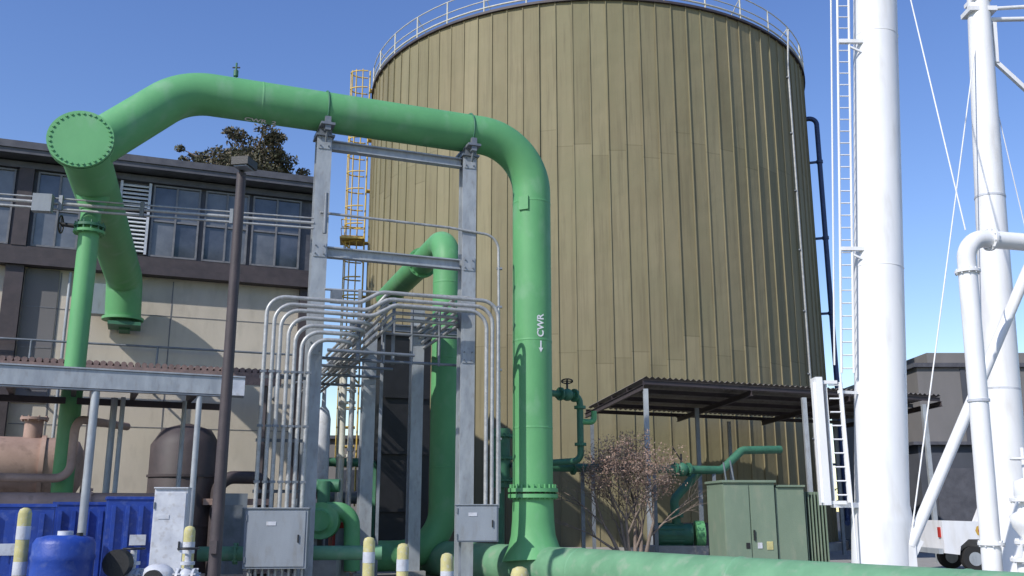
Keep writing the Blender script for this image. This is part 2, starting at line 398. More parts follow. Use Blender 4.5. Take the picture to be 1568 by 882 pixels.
b.tube([p, p+V(0,0,0.45)], 0.025, GREEN_D, seg=8); b.tube([p+V(0,0,0.1), p+V(0,0,0.25)], 0.06, GREEN_D, seg=10); b.tube([p+V(-0.09,0,0.33), p+V(0.09,0,0.33)], 0.02, BLACK, seg=6)
b.obj('air_vent', gp)
def text(body, loc, size, rot, parent):
    c = bpy.data.curves.new('stencil', 'FONT'); c.body = body; c.size = size; c.align_x = 'CENTER'; c.align_y = 'CENTER'; c.offset = 0.006
    o = bpy.data.objects.new('stencil_text', c); S.collection.objects.link(o); o.data.materials.append(WHITE)
    o.matrix_world = Matrix.Translation(loc) @ rot.to_4x4()
    o.parent = parent; o.matrix_parent_inverse = Matrix.Translation(parent.location).inverted()
    return o
phi = R(24)
nrm = V(math.sin(phi), -math.cos(phi), 0)
X = V(0,0,1); Zx = nrm; Yx = Zx.cross(X)
rot = Matrix((X, Yx, Zx)).transposed()
text('CWR', V(0.52,24,6.35)+nrm*0.507, 0.25, rot, gp)
b = MB(); c = V(0.52,24,5.8)+nrm*0.508
def q(a, h): return c+X*a+Yx*h
b.face([q(-0.02,-0.02), q(0.16,-0.02), q(0.16,0.02), q(-0.02,0.02)], WHITE); b.face([q(-0.14,0), q(-0.02,-0.06), q(-0.02,0.06)], WHITE)
b.obj('flow_arrow', gp)
pd = (A-B).normalized(); sn = (V(0.36,-0.932,0)*0.12+V(0,0,-0.993)).normalized()
yy = sn.cross(pd); rot = Matrix((pd, yy, sn)).transposed()
text('CWR  2', A.lerp(B, 0.80)+sn*0.508, 0.22, rot, gp)

# second green riser
gp2 = E('green_return_pipe', (-2.0, 28, 0)); b = MB()
top = V(-1.98, 28, 9.95); back = top+e2*9
b.tube(fillet([(-4.6,27.2,0.55), (-1.98,28.0,0.55), top, back], [1.3, 0.95], 14), 0.42, GREEN, seg=40)
for z in (3.0, 6.2, 8.5): b.tube([(-1.98,28,z-0.03), (-1.98,28,z), (-1.98,28,z+0.03)], [0.42,0.43,0.42], GREEN, seg=40, caps=False)
b.flange(top+e2*3.2, e2, 0.52, 0.12, GREEN, 16)
b.obj('pipe', gp2)

# ------------------------------------------------------------------ pipe support frame
fr = E('pipe_support_frame', (-2.9, 22.6, 0)); b = MB()
PL = V(-4.65, 21.96, 0); PR = V(-1.15, 23.33, 0)
for P in (PL, PR):
    b.ibeam(P+V(0,0,0.05), P+V(0,0,10.72), 0.36, 0.36, GALV, 0.035)
    b.box(P+V(0,0,0.18), (0.6,0.6,0.05), GALV, rz=GA); b.box(P+V(0,0,0.0), (0.9,0.9,0.3), CONCR, rz=GA)
    b.box(P+V(0,0,10.75), (0.45,0.55,0.05), GALV_D, rz=GA)
    b.box(P+V(0,0,10.86), (0.3,0.5,0.16), GALV_D, rz=GA)
    for z in (10.58, 7.85, 5.5):
        b.box(P+V(0,0,z)+e2*-0.19, (0.3,0.02,0.34), GALV, rz=GA)
        for dx in (-0.1, 0.1):
            for dz in (-0.1, 0.1): b.tube([P+e1*dx+V(0,0,z+dz)+e2*-0.19, P+e1*dx+V(0,0,z+dz)+e2*-0.23], 0.02, GALV_D, seg=6)
b.ibeam(PL+V(0,0,10.58)+e1*0.2, PR+V(0,0,10.58)-e1*0.2, 0.2, 0.24, GALV)
b.ibeam(PL+V(0,0,7.85)+e1*0.2, PR+V(0,0,7.85)-e1*0.2, 0.2, 0.26, GALV)
b.obj('columns_and_beams', fr)
b = MB()
for P in (PL, PR):
    dd = (A-B).normalized(); uu = V(0,0,1); ww = dd.cross(uu)
    tt = ((P.x-B.x)/(A.x-B.x)); c = B.lerp(A, tt)
    b.tube([c+(uu*math.cos(k*math.pi/16)+ww*math.sin(k*math.pi/16))*0.522 for k in range(32)], 0.022, GREEN_D, seg=6, closed=True)
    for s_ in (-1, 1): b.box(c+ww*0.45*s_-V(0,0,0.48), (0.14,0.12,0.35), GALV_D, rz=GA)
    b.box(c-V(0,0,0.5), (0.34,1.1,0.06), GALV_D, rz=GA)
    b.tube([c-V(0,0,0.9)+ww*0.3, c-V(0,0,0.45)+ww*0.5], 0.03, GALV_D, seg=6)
b.obj('pipe_clamps', fr)

# rear rack
rk = E('cable_rack', (-3.3, 26.5, 0)); b = MB()
for P, h in ((V(-3.95,26,0), 6.9), (V(-2.72,26.8,0), 7.55)):
    b.ibeam(P, P+V(0,0,h), 0.34, 0.34, GALV, 0.03); b.box(P+V(0,0,0.1), (0.6,0.6,0.2), CONCR, rz=GA)
b.ibeam(V(-4.5,25.8,6.8), V(-1.2,27.1,6.8), 0.16, 0.2, GALV_D)
P0 = V(-3.15,23.0,0); P1 = V(-1.15,23.75,0)
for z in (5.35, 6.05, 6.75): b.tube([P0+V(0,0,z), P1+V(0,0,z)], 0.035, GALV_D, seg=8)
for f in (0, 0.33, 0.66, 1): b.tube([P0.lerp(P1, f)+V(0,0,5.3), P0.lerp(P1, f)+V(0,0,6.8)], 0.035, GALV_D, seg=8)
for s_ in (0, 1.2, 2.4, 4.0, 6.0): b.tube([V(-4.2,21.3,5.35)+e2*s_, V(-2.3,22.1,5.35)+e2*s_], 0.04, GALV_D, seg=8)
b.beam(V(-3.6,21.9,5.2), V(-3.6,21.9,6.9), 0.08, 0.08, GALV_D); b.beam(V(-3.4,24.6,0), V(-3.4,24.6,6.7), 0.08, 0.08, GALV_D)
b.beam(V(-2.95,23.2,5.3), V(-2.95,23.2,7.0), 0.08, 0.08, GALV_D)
b.obj('rack_frame', rk)

# conduits
cd = E('electrical_conduits', (-5, 21, 0)); b = MB()
random.seed(21)
for i in range(7):
    x0 = -5.50+0.155*i+random.uniform(-0.015,0.015); y0 = 20.85+0.045*i; z = 6.5-0.15*i+random.uniform(-0.03,0.03)
    if i < 3:
        L_ = (-0.62+0.14*(2-i)-x0)/0.932
        pts = [V(x0,y0,1.8), V(x0,y0,z), V(x0,y0,z)+e1*2.1, V(x0,y0,z+0.3)+e1*2.6, V(x0,y0,z+0.3)+e1*L_]
        pts.append(V(pts[-1].x, pts[-1].y, 1.85))
        b.tube(fillet(pts, 0.42, 8), 0.048, COND, seg=10)
    else:
        xe = -3.25-0.13*(i-3); L_ = (xe-x0)/0.932
        p = V(x0,y0,z)+e1*L_
        b.tube(fillet([V(x0,y0,1.8), V(x0,y0,z), p, p+e2*9], 0.42, 8), 0.048, COND, seg=10)
    for zz in (2.4, 3.6, 4.8): b.box((x0,y0,zz), (0.13,0.1,0.05), GALV_D, rz=GA)
for j in range(5):
    p = V(-3.2+0.02*j, 22.0+0.12*j, 6.55-0.14*j)
    b.tube(fillet([p+e2*8, p, p+V(0.25,0.1,0.32), p+V(0.25,0.1,0.32)+e1*1.7, p+V(0.25,0.1,0.32)+e1*1.7+e2*5], 0.3, 6), 0.045, COND, seg=10)
for j in range(5):
    p = V(-3.35-0.13*j, 22.2-0.05*j, 5.45)
    b.tube([p, p+e2*10], 0.04, COND, seg=10)
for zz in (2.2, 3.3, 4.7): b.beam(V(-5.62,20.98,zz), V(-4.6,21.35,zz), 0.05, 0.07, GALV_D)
b.obj('conduit_bundle', cd)
b = MB()
b.tube(fillet([V(-4.6,21.7,8.75), V(-1.6,22.95,8.75), V(-0.35,23.4,8.65), V(-0.3,23.45,2.2)], 0.4, 8), 0.035, COND, seg=8)
b.tube([V(-4.4,21.65,6.85), V(-1.0,23.0,6.95)], 0.03, COND, seg=8)
b.tube([V(-4.45,21.6,8.2), V(-4.45,21.6,9.2)], 0.05, GALV_D, seg=8)
for z in (3.5, 5.2, 6.8, 7.8): b.box((-0.32,23.43,z), (0.14,0.1,0.05), GALV_D)
b.box((-4.15,21.8,6.7), (0.25,0.15,0.3), GALV_D, rz=GA)
b.obj('instrument_conduit', cd)

def enclosure(name, c, sz, rz, mat=GREYBOX, drops=True):
    e = E(name, (c[0], c[1], 0)); b = MB(); b.box(c, sz, mat, rz=rz)
    q = Matrix.Rotation(rz, 3, 'Z'); c = Vector(c)
    def L(x, y, z): return c+q @ V(x, y, z)
    w, d_, h = sz
    b.box(L(0, -d_/2-0.012, 0), (w*0.93, 0.024, h*0.93), mat, rz=rz)
    b.box(L(w*0.36, -d_/2-0.04, 0), (0.03, 0.04, 0.16), BLACK, rz=rz)
    for zz in (-0.35, 0.35): b.tube([L(-w*0.47, -d_/2-0.03, h*zz-0.06), L(-w*0.47, -d_/2-0.03, h*zz+0.06)], 0.02, GALV_D, seg=8)
    b.box(L(0, -0.02, h/2+0.012), (w*1.04, d_*1.1, 0.024), mat, rz=rz)
    b.box(L(-0.1, -d_/2-0.03, h*0.25), (0.2, 0.01, 0.08), WHITE_D, rz=rz)
    b.obj('cabinet', e, bevel=0.008)
    b = MB()
    zb = c.z-h/2
    if zb > 0.1:
        for sx in ((-1, 1) if drops else (-0.9,)):
            p = L(sx*w*0.42, d_/2+0.04, 0); b.beam((p.x,p.y,0), (p.x,p.y,c.z+h*0.4), 0.06, 0.06, GALV_D)
        n = max(3, int(w/0.14))
        if drops:
            for k in range(n):
                p = L(-w*0.42+w*0.84*k/(n-1), 0, 0); b.tube([(p.x,p.y,0), (p.x,p.y,zb)], 0.035, COND, seg=8)
        else:
            b.beam(L(-w*0.45, d_/2+0.09, h*0.2), L(w*0.1, d_/2+0.09, h*0.2), 0.04, 0.06, GALV_D)
        b.obj('stand', e)
    return e
enclosure('electrical_enclosure', (-4.98, 20.75, 1.22), (1.3, 0.45, 1.22), R(6))
enclosure('electrical_enclosure', (-0.82, 22.6, 1.5), (0.98, 0.35, 0.82), R(6), drops=False)

e = E('dark_structure', (-3.95, 30.8, 0)); b = MB()  # added black block, standing in for the dark structure behind the columns
b.box((-3.7,31.6,3.7), (1.6,1.4,7.4), BLACK, rz=GA)
for z in (1.8, 3.6, 5.4): b.box((-3.45,30.87,z), (1.5,0.06,0.1), BLACK, rz=GA)
b.box((-3.7,31.6,7.43), (1.75,1.55,0.06), DKGREY, rz=GA)
b.obj('housing', e)
e = E('process_piping', (-5.3, 29.5, 0)); b = MB()
for x, y, r, h, m in ((-5.15,29,0.09,6.4,RAIL), (-4.9,29,0.08,6.0,RAIL), (-4.4,26.1,0.07,6.6,COND), (-5.5,30.4,0.06,6.8,RAIL)):
    b.tube(fillet([(x,y,0), (x,y,h), V(x,y,h)+e2*3], 0.3, 6), r, m, seg=12)
    for z in (1.6, 3.4, 5): b.tube([(x,y,z-0.04), (x,y,z+0.04)], r*1.5, m, seg=12)
b.tube(fillet([(-6.6,30.5,0.2), (-6.6,30.5,3.3), (-4.4,31.3,3.3), (-4.4,31.3,0.2)], 0.3, 6), 0.14, GREEN_D, seg=14)
b.tube([(-7.2,31,2.2), (-4.6,32,2.2)], 0.2, GALV_D, seg=14); b.ball((-5.6,30.9,1.6), 0.35, GREEN_D)
b.box((-5.6,31.5,0.9), (1.6,1.0,1.4), DKGREY, rz=GA)
b.obj('pipes', e)
e = E('pressure_vessel', (-6.0, 30, 0)); b = MB()
b.tube([(-5.95,30,2.3), (-5.95,30,2.45), (-5.95,30,2.7), (-5.95,30,4.6), (-5.95,30,4.85), (-5.95,30,5.0), (-5.95,30,5.6)], [0.05,0.18,0.24,0.24,0.18,0.07,0.06], WHITE_D, seg=20)
for a in range(3): b.tube([(-5.95+0.2*math.cos(a*2.1), 30+0.2*math.sin(a*2.1), 0), (-5.95+0.2*math.cos(a*2.1), 30+0.2*math.sin(a*2.1), 2.8)], 0.03, GALV_D, seg=6)
b.obj('vessel', e)

# ------------------------------------------------------------------ industrial building
O = V(-15.35, 26.7, 0); we = V(0.9328, 0.3604, 0); wn = V(0.3604, -0.9328, 0); WA = math.atan2(0.3604, 0.9328)
bd = E('industrial_building', O)
def wb(b, t0, t1, z0, z1, off0, off1, mat):
    c = O+we*((t0+t1)/2)+wn*((off0+off1)/2)+V(0,0,(z0+z1)/2); b.box(c, (t1-t0, off1-off0, z1-z0), mat, rz=WA)
b = MB(); wb(b, -14, 9.35, 0, 8.8, -14, 0, BEIGE); wb(b, -14, 9.35, 8.802, 12.0, -14, 0, DKGREY)
wb(b, -14.2, 9.7, 12.03, 12.18, -14.4, 0.75, DKGREY); wb(b, -14.2, 9.72, 12.185, 12.4, -14.45, 0.8, DKGREY)
b.obj('walls_and_roof', bd)
b = MB()
wb(b, -14, 9.33, 8.78, 9.02, 0.003, 0.42, BROWN); wb(b, -14, 9.33, 9.03, 9.38, 0.003, 0.2, BROWN)
wb(b, -14, 9.34, 11.78, 11.97, 0.003, 0.2, DKGREY)
for t in (-5.2, 0.82): wb(b, t-0.24, t+0.24, 0.1, 8.77, 0.004, 0.3, BROWN); wb(b, t-0.2, t+0.2, 9.39, 11.77, 0.004, 0.22, BROWN)
wb(b, 9.05, 9.36, 0.1, 8.77, 0.004, 0.2, BROWN)
for t in (2.05, 5.2, 7.1): wb(b, t-0.015, t+0.015, 0.1, 8.7, 0.002, 0.012, FRAME)
for z in (4.2, 7.6): wb(b, 1.1, 9.0, z-0.012, z+0.012, 0.002, 0.01, FRAME)
b.obj('trim', bd)
bg = MB(); bf = MB(); random.seed(9)
def window(t0, t1, z0=9.45, z1=11.72, nx=2, nz=2):
    for i in range(nx):
        for j in range(nz):
            a = t0+(t1-t0)*i/nx; c = t0+(t1-t0)*(i+1)/nx; z_ = z0+(z1-z0)*j/nz; zz = z0+(z1-z0)*(j+1)/nz
            wb(bg, a+0.001, c-0.001, z_+0.001, zz-0.001, 0.003, 0.03+random.uniform(0,0.004), GLASS2 if random.random() < 0.5 else GLASS)
    w = 0.055
    for k in range(nx+1):
        t = t0+(t1-t0)*k/nx; wb(bf, t-w/2, t+w/2, z0, z1, 0.036, 0.10, FRAME)
    for k in range(nz+1):
        z = z0+(z1-z0)*k/nz; wb(bf, t0-w/2, t1+w/2, z-w/2, z+w/2, 0.039, 0.095 if k in (0, nz) else 0.085, FRAME)
window(4.42, 5.78); window(5.98, 7.28); window(7.45, 8.95)
window(1.15, 2.35); window(2.45, 3.3, nx=1)
window(-0.9, 0.5); window(-2.5, -1.1); window(-4.8, -2.7, nx=3)
bg.obj('window_glass', bd); bf.obj('window_frames', bd)
b = MB()
wb(b, 3.42, 3.5, 9.45, 11.75, 0.004, 0.16, WHITE_D); wb(b, 4.25, 4.33, 9.45, 11.75, 0.004, 0.16, WHITE_D)
wb(b, 3.5, 4.25, 9.5, 11.7, 0.003, 0.02, BLACK)
for k in range(17):
    z = 9.56+k*0.13; c = O+we*3.875+wn*0.1+V(0,0,z)
    b.box(c, (0.74, 0.13, 0.03), WHITE, rot=Matrix.Rotation(WA, 3, 'Z') @ Matrix.Rotation(R(35), 3, 'X'))
b.obj('louvre_vent', bd)
b = MB()
wb(b, 1.1, 2.0, 4.8, 8.75, 0.004, 0.05, FARWALL)
for k in range(3): wb(b, 1.14, 1.96, 5.2+k*1.2, 5.23+k*1.2, 0.052, 0.06, FRAME)
wb(b, 2.9, 3.5, 7.4, 8.3, 0.3, 0.75, GREYBOX)
b.obj('wall_panel', bd)
b = MB()
for z, o_ in ((6.55, 0.5), (5.9, 0.5)):
    b.tube([O+we*-3+wn*o_+V(0,0,z), O+we*8.9+wn*o_+V(0,0,z)], 0.035, GALV_D, seg=8)
for t in (-2, 1.5, 4.9, 8.4): b.tube([O+we*t+wn*0.5+V(0,0,5.2), O+we*t+wn*0.5+V(0,0,6.55)], 0.035, GALV_D, seg=8); b.tube([O+we*t+V(0,0,5.2), O+we*t+wn*0.5+V(0,0,5.2)], 0.035, GALV_D, seg=8)
b.tube([O+we*2.3+wn*0.15+V(0,0,3), O+we*2.3+wn*0.15+V(0,0,8.7)], 0.05, GALV, seg=8)
b.obj('wall_railing', bd)
b = MB(); p = H1+V(0,0.3,-1.42); b.beam(p, p-wn*0.9, 0.3, 0.1, GREEN_D); b.obj('pipe_bracket', bd)

# low roof in front of the building
tr = E('tiled_lean_to_roof', (-9.5, 24, 0)); b = MB()
T0 = V(-14.5, 21.7, 0); Lr = 9.0
for k in range(int(Lr/0.16)):
    p = T0+we*(k*0.16)
    b.tube([p+V(0,0,5.36), p-wn*2.6+V(0,0,5.62)], 0.07, TILE, seg=8)
c = T0+we*(Lr/2)
b.box(c+V(0,0,5.14)+wn*0.02, (Lr, 0.08, 0.32), TILE, rz=WA)
b.face([T0+V(0,0,5.28), T0+we*Lr+V(0,0,5.28), T0+we*Lr-wn*2.6+V(0,0,5.54), T0-wn*2.6+V(0,0,5.54)], TILE)
for t in (0.5, 4.5, 8.6): b.beam(T0+we*t-wn*0.1, T0+we*t-wn*0.1+V(0,0,4.98), 0.16, 0.16, BROWN)
b.obj('tiles', tr)

# canopy on the left
cn = E('steel_canopy', (-8, 19, 0)); b = MB()
F0 = V(-14.2, 16.0, 0); F1 = V(-5.64, 19.9, 0); fe = (F1-F0).normalized(); fnn = V(fe.y, -fe.x, 0); FA = math.atan2(fe.y, fe.x); FL = (F1-F0).length
def fb(s0, s1, z0, z1, o0, o1, mat): b.box(F0+fe*((s0+s1)/2)+fnn*((o0+o1)/2)+V(0,0,(z0+z1)/2), (s1-s0, o1-o0, z1-z0), mat, rz=FA)
CDp = -2.5
fb(0, FL, 4.14, 4.5, 0, 0.06, GALV); fb(0, FL, 4.1, 4.13, -0.1, 0.05, GALV_D); fb(0, FL, 4.51, 4.54, -0.05, 0.09, GALV)
fb(0, FL, 4.40, 4.46, CDp, -0.01, ROOFM)
for s0 in [x*1.2 for x in range(8)]: fb(s0+0.1, s0+0.2, 4.2, 4.39, CDp, -0.02, BROWN)
fb(FL-0.35, FL-0.02, 4.12, 4.44, 0.07, 0.2, WHITE_D)
fb(0, FL, 4.05, 4.19, CDp+0.1, CDp+0.2, BROWN)
for X_, Y_, w in ((-8.25,18.75,0.16), (-8.68,20.7,0.14), (-8.45,20.6,0.1), (-6.45,19.55,0.12), (-11.4,17.3,0.14), (-7.35,21.3,0.1)):
    b.tube([(X_,Y_,0.02), (X_,Y_,4.09 if Y_ < 20 else 4.19)], w/2, GALV, seg=12); b.box((X_,Y_,0.03), (0.3,0.3,0.04), GALV_D)
b.obj('frame_and_roof', cn)

# process tanks beneath
pt = E('horizontal_process_tank', (-11, 22.4, 0)); b = MB()
p = V(-10.0, 22.4, 2.75)
b.tube([p-fe*5.5, p-fe*0.3, p-fe*0.1, p, p+fe*0.07], [0.68,0.68,0.6,0.4,0.1], PINK, seg=36)
b.tube([p-fe*0.9, p-fe*0.8], 0.73, PINK, seg=36)
b.tube([p-fe*1.1+V(0,0,0.6), p-fe*1.1+V(0,0,1.1)], 0.2, PINK, seg=16); b.flange(p-fe*1.1+V(0,0,1.1), (0,0,1), 0.3, 0.06, PINK, 8)
for s_ in (-4, -1.4): b.box(p+fe*s_-V(0,0,1.7), (0.25,0.9,2.1), BROWN, rz=FA)
b.tube([V(-14,17.9,1.95), V(-7.4,20.5,1.95)], 0.2, PINK, seg=24)
for f in (0.35, 0.55, 0.8): b.flange(V(-14,17.9,1.95).lerp(V(-7.4,20.5,1.95), f), fe, 0.29, 0.08, PINK, 8)
b.tube(fillet([V(-14,18.4,2.45), V(-9.3,20.3,2.45), V(-9.3,20.3,3.7), V(-9.0,22.3,3.7)], 0.3), 0.09, PINK, seg=14)
for f in (0.4, 0.7): 
    q_ = V(-14,17.9,0).lerp(V(-7.4,20.5,0), f); b.beam(q_, q_+V(0,0,1.8), 0.12, 0.12, BROWN)
b.obj('vessel_and_line', pt)
e = E('brown_process_vessel', (-8, 24.5, 0)); b = MB()
b.tube([(-8.3,24.4,0.3), (-8.3,24.4,3.4), (-8.3,24.4,3.8), (-8.3,24.4,3.95)], [0.85,0.85,0.6,0.1], BROWN, seg=30)
for z in (1.4, 2.6): b.tube([(-8.3,24.4,z), (-8.3,24.4,z+0.06)], 0.89, BROWN, seg=30)
b.tube(fillet([(-7.3,24,0.2), (-7.3,24,2.6), (-6.2,24.6,2.6), (-6.2,24.6,0.2)], 0.4), 0.16, BROWN, seg=16)
b.box((-6.9,24.3,2.0),(1.6,0.5,0.15), PINK, rz=GA)
b.obj('vessel', e)
e = E('electrical_cabinet_row', (-7, 25.5, 0)); b = MB()
for k, (w_, h_, m_) in enumerate(((0.7,1.9,GREYBOX), (0.5,1.5,PINK), (0.8,2.1,BROWN), (0.5,1.2,RED))):
    x_ = -6.9+k*0.85; b.box((x_,23.9+k*0.3,h_/2+0.3), (w_,0.5,h_), m_, rz=GA); b.box((x_+0.1,23.62+k*0.3,h_/2+0.4), (w_*0.7,0.03,h_*0.6), GALV_D, rz=GA)
b.obj('cabinets', e)
pm = E('circulation_pump', (-4.5, 24, 0)); b = MB()
c = V(-4.68,24.0,1.55)
b.tube([c-V(0,0.18,0), c+V(0,0.2,0)], 0.44, GREEN, seg=32); b.tube([c-V(0,0.3,0), c-V(0,0.18,0)], [0.2,0.3], GREEN, seg=24); b.flange(c-V(0,0.3,0), (0,1,0), 0.25, 0.06, GREEN, 10)
b.ball(c, 0.45, GREEN, (1,0.6,1)); b.tube([c+V(0,0.2,0), c+V(0,1.3,0)], 0.3, GREEN_D, seg=24)
for k in range(16):
    a = k*math.pi/8; b.box(c+V(0.31*math.cos(a),0.8,0.31*math.sin(a)), (0.03,0.8,0.03), GREEN_D)
b.tube(fillet([c+V(0.1,0,0.25), c+V(0.7,0.2,0.25), c+V(0.75,0.2,-1.2)], 0.4), 0.2, GREEN, seg=24)
b.flange(c+V(0.75,0.2,-0.7), (0,0,1), 0.3, 0.06, GREEN, 10)
b.tube([c+V(0.0,0.1,0.35), c+V(0.0,0.1,0.95)], 0.16, GREEN_D, seg=16); b.tube([c+V(-0.35,0.3,0.85), c+V(0.35,0.3,0.85)], 0.16, GREEN_D, seg=20)
b.box(c-V(0,-0.4,1.1), (1.0,2.0,0.9), CONCR)
b.obj('pump_body', pm)
e = E('green_service_line', (-5.2, 22.1, 0)); b = MB()
b.tube([V(-7.0,21.9,0.85), V(-3.0,22.6,0.85)], 0.16, GREEN_M, seg=20)
for f in (0.2, 0.6, 0.93): b.flange(V(-7.0,21.9,0.85).lerp(V(-3.0,22.6,0.85), f), (1,0.17,0), 0.23, 0.05, GREEN_M, 8)
for f in (0.1, 0.5, 0.9): q_ = V(-7.0,21.9,0).lerp(V(-3.0,22.6,0), f); b.beam(q_, q_+V(0,0,0.7), 0.08, 0.08, GALV_D)
b.obj('pipe', e)

def bin_(c, sz, rz):
    e = E('blue_waste_bin', (c[0], c[1], 0)); b = MB(); q = Matrix.Rotation(rz, 3, 'Z'); c = Vector(c)
    b.box(c+V(0,0,sz[2]/2+0.1), (sz[0], sz[1], sz[2]), BLUE, rz=rz)
    for k in range(4): b.box(c+q @ V(-sz[0]/2+sz[0]*(k+0.5)/4, -sz[1]/2-0.03, 0)+V(0,0,sz[2]/2+0.08), (0.08,0.06,sz[2]*0.9), BLUE, rz=rz)
    b.box(c+V(0,0,sz[2]+0.13), (sz[0]*1.05, sz[1]*1.05, 0.06), BLUE, rz=rz)
    for sx in (-1, 1): b.tube([c+q @ V(sx*sz[0]*0.4-0.03, -sz[1]*0.4, 0.09), c+q @ V(sx*sz[0]*0.4+0.03, -sz[1]*0.4, 0.09)], 0.09, RUBBER, seg=16)
    b.box(c+q @ V(0.1, -sz[1]/2-0.07, sz[2]*0.65), (0.3,0.012,0.2), WHITE_D, rz=rz)
    b.obj('body', e, bevel=0.015)
bin_((-7.55,19.4,0), (1.0,0.8,1.9), FA); bin_((-9.0,17.4,0), (1.5,1.0,1.75), FA); bin_((-8.75,19.75,0), (1.0,0.8,1.8), FA)
enclosure('white_cabinet', (-6.5, 18.6, 1.15), (0.6, 0.45, 2.1), R(10), mat=WHITE_D)
e = E('blue_chemical_drum', (-5.55, 12, 0)); b = MB(); zs = [0.05,0.1,0.4,0.44,0.48,0.8,0.84,0.88,1.2,1.24,1.28,1.4,1.47,1.5]; rs = [0.33,0.36,0.36,0.375,0.36,0.36,0.375,0.36,0.36,0.375,0.36,0.36,0.32,0.2]
b.tube([(-5.5,12.05,z) for z in zs], rs, BLUE, seg=36); b.tube([(-5.5,12.05,1.5), (-5.5,12.05,1.55)], 0.09, WHITE_D, seg=16); b.tube([(-5.3,12.0,1.49), (-5.3,12.0,1.53)], 0.04, BLACK, seg=12)
b.obj('drum', e)
e = E('backflow_preventer', (-4.7, 12.6, 0)); b = MB()
y = 12.6
b.tube(fillet([(-5.05,y,0), (-5.05,y,0.95), (-3.95,y,0.95), (-3.95,y,0)], 0.15), 0.075, WHITE_D, seg=16)
for x in (-4.85, -4.15):
    b.flange((x-0.1,y,0.95), (1,0,0), 0.13, 0.03, WHITE_D, 6, 0.012); b.flange((x+0.1,y,0.95), (1,0,0), 0.13, 0.03, WHITE_D, 6, 0.012)
    b.ball((x,y,0.97), 0.11, WHITE_D); b.tube([(x,y,0.95), (x,y,1.3)], 0.04, WHITE_D, seg=12); b.tube([(x,y,1.12), (x,y,1.16)], 0.09, WHITE_D, seg=16); b.wheel((x,y,1.32), (0,0,1), 0.13, BLACK, 0.012)
b.ball((-4.5,y-0.05,0.98), 0.18, WHITE_D, (1.2,0.9,0.9)); b.tube([(-4.5,y-0.25,0.95), (-4.5,y-0.1,0.95)], 0.12, BLACK, seg=20)
b.tube([(-4.95,y-0.3,1.15), (-4.95,y-0.15,1.15)], 0.17, BLACK, seg=24); b.tube([(-4.95,y-0.2,1.1), (-4.95,y,1.0)], 0.05, BLACK, seg=10); b.tube([(-4.95,y-0.25,0), (-4.95,y-0.25,1.0)], 0.03, GALV_D, seg=8)
b.obj('valve_body', e)
random.seed(31)
for x, y, h, r in ((-5.98,12,1.83,0.078), (-4.6,14,1.58,0.08), (-2.18,15,1.4,0.09), (-1.56,14,1.34,0.085), (-0.81,12.5,1.27,0.083), (0.09,9.5,1.27,0.088)):
    e = E('bollard', (x, y, 0)); b = MB(); tx = random.uniform(-0.02,0.02)
    b.tube([(x,y,0), (x+tx,y,h-0.07), (x+tx,y,h-0.02), (x+tx,y,h)], [r,r,r*0.8,r*0.3], FYEL, seg=24)
    for z in (h-0.38, h-0.8): b.tube([(x+tx*z/h,y,z), (x+tx*z/h,y,z+0.16)], r+0.003, WHITE_D, seg=24, caps=False)
    b.tube([(x,y,0), (x,y,0.04)], r*1.7, CONCR, seg=20)
    b.obj('post', e)

# lamp pole
e = E('street_lamp', (-4.95, 16.4, 0)); b = MB()
b.tube([(-4.95,16.4,0), (-4.95,16.4,0.3), (-4.95,16.4,7.8)], [0.11,0.105,0.085], BROWN, seg=20)
b.box((-4.95,16.4,0.1), (0.4,0.4,0.2), CONCR); b.box((-4.88,16.3,7.95), (0.32,0.4,0.15), BLACK, rz=R(-10)); b.box((-4.88,16.28,7.86), (0.24,0.3,0.03), GALV_D, rz=R(-10)); b.tube([(-4.95,16.4,7.75), (-4.95,16.4,7.95)], 0.05, BLACK, seg=10)
b.box((-4.95,16.28,1.2),(0.12,0.08,0.2), BROWN)
b.obj('pole_and_head', e)
e = E('overhead_conduit', (-9, 20, 0)); b = MB()
a_ = V(-13, 19.5, 8.5); c_ = V(-4.75, 21.75, 8.5)
for dz, r in ((0, 0.04), (-0.13, 0.03), (0.12, 0.02)): b.tube([a_+V(0,0,dz), c_+V(0,0,dz)], r, COND, seg=8)
b.box(a_.lerp(c_, 0.31)+V(0,-0.1,-0.05), (0.4,0.2,0.4), GREYBOX, rz=R(10))
for f in (0.35, 0.55, 0.78): b.box(a_.lerp(c_, f)+V(0,-0.05,0), (0.08,0.06,0.35), GALV_D)
b.obj('conduit', e)

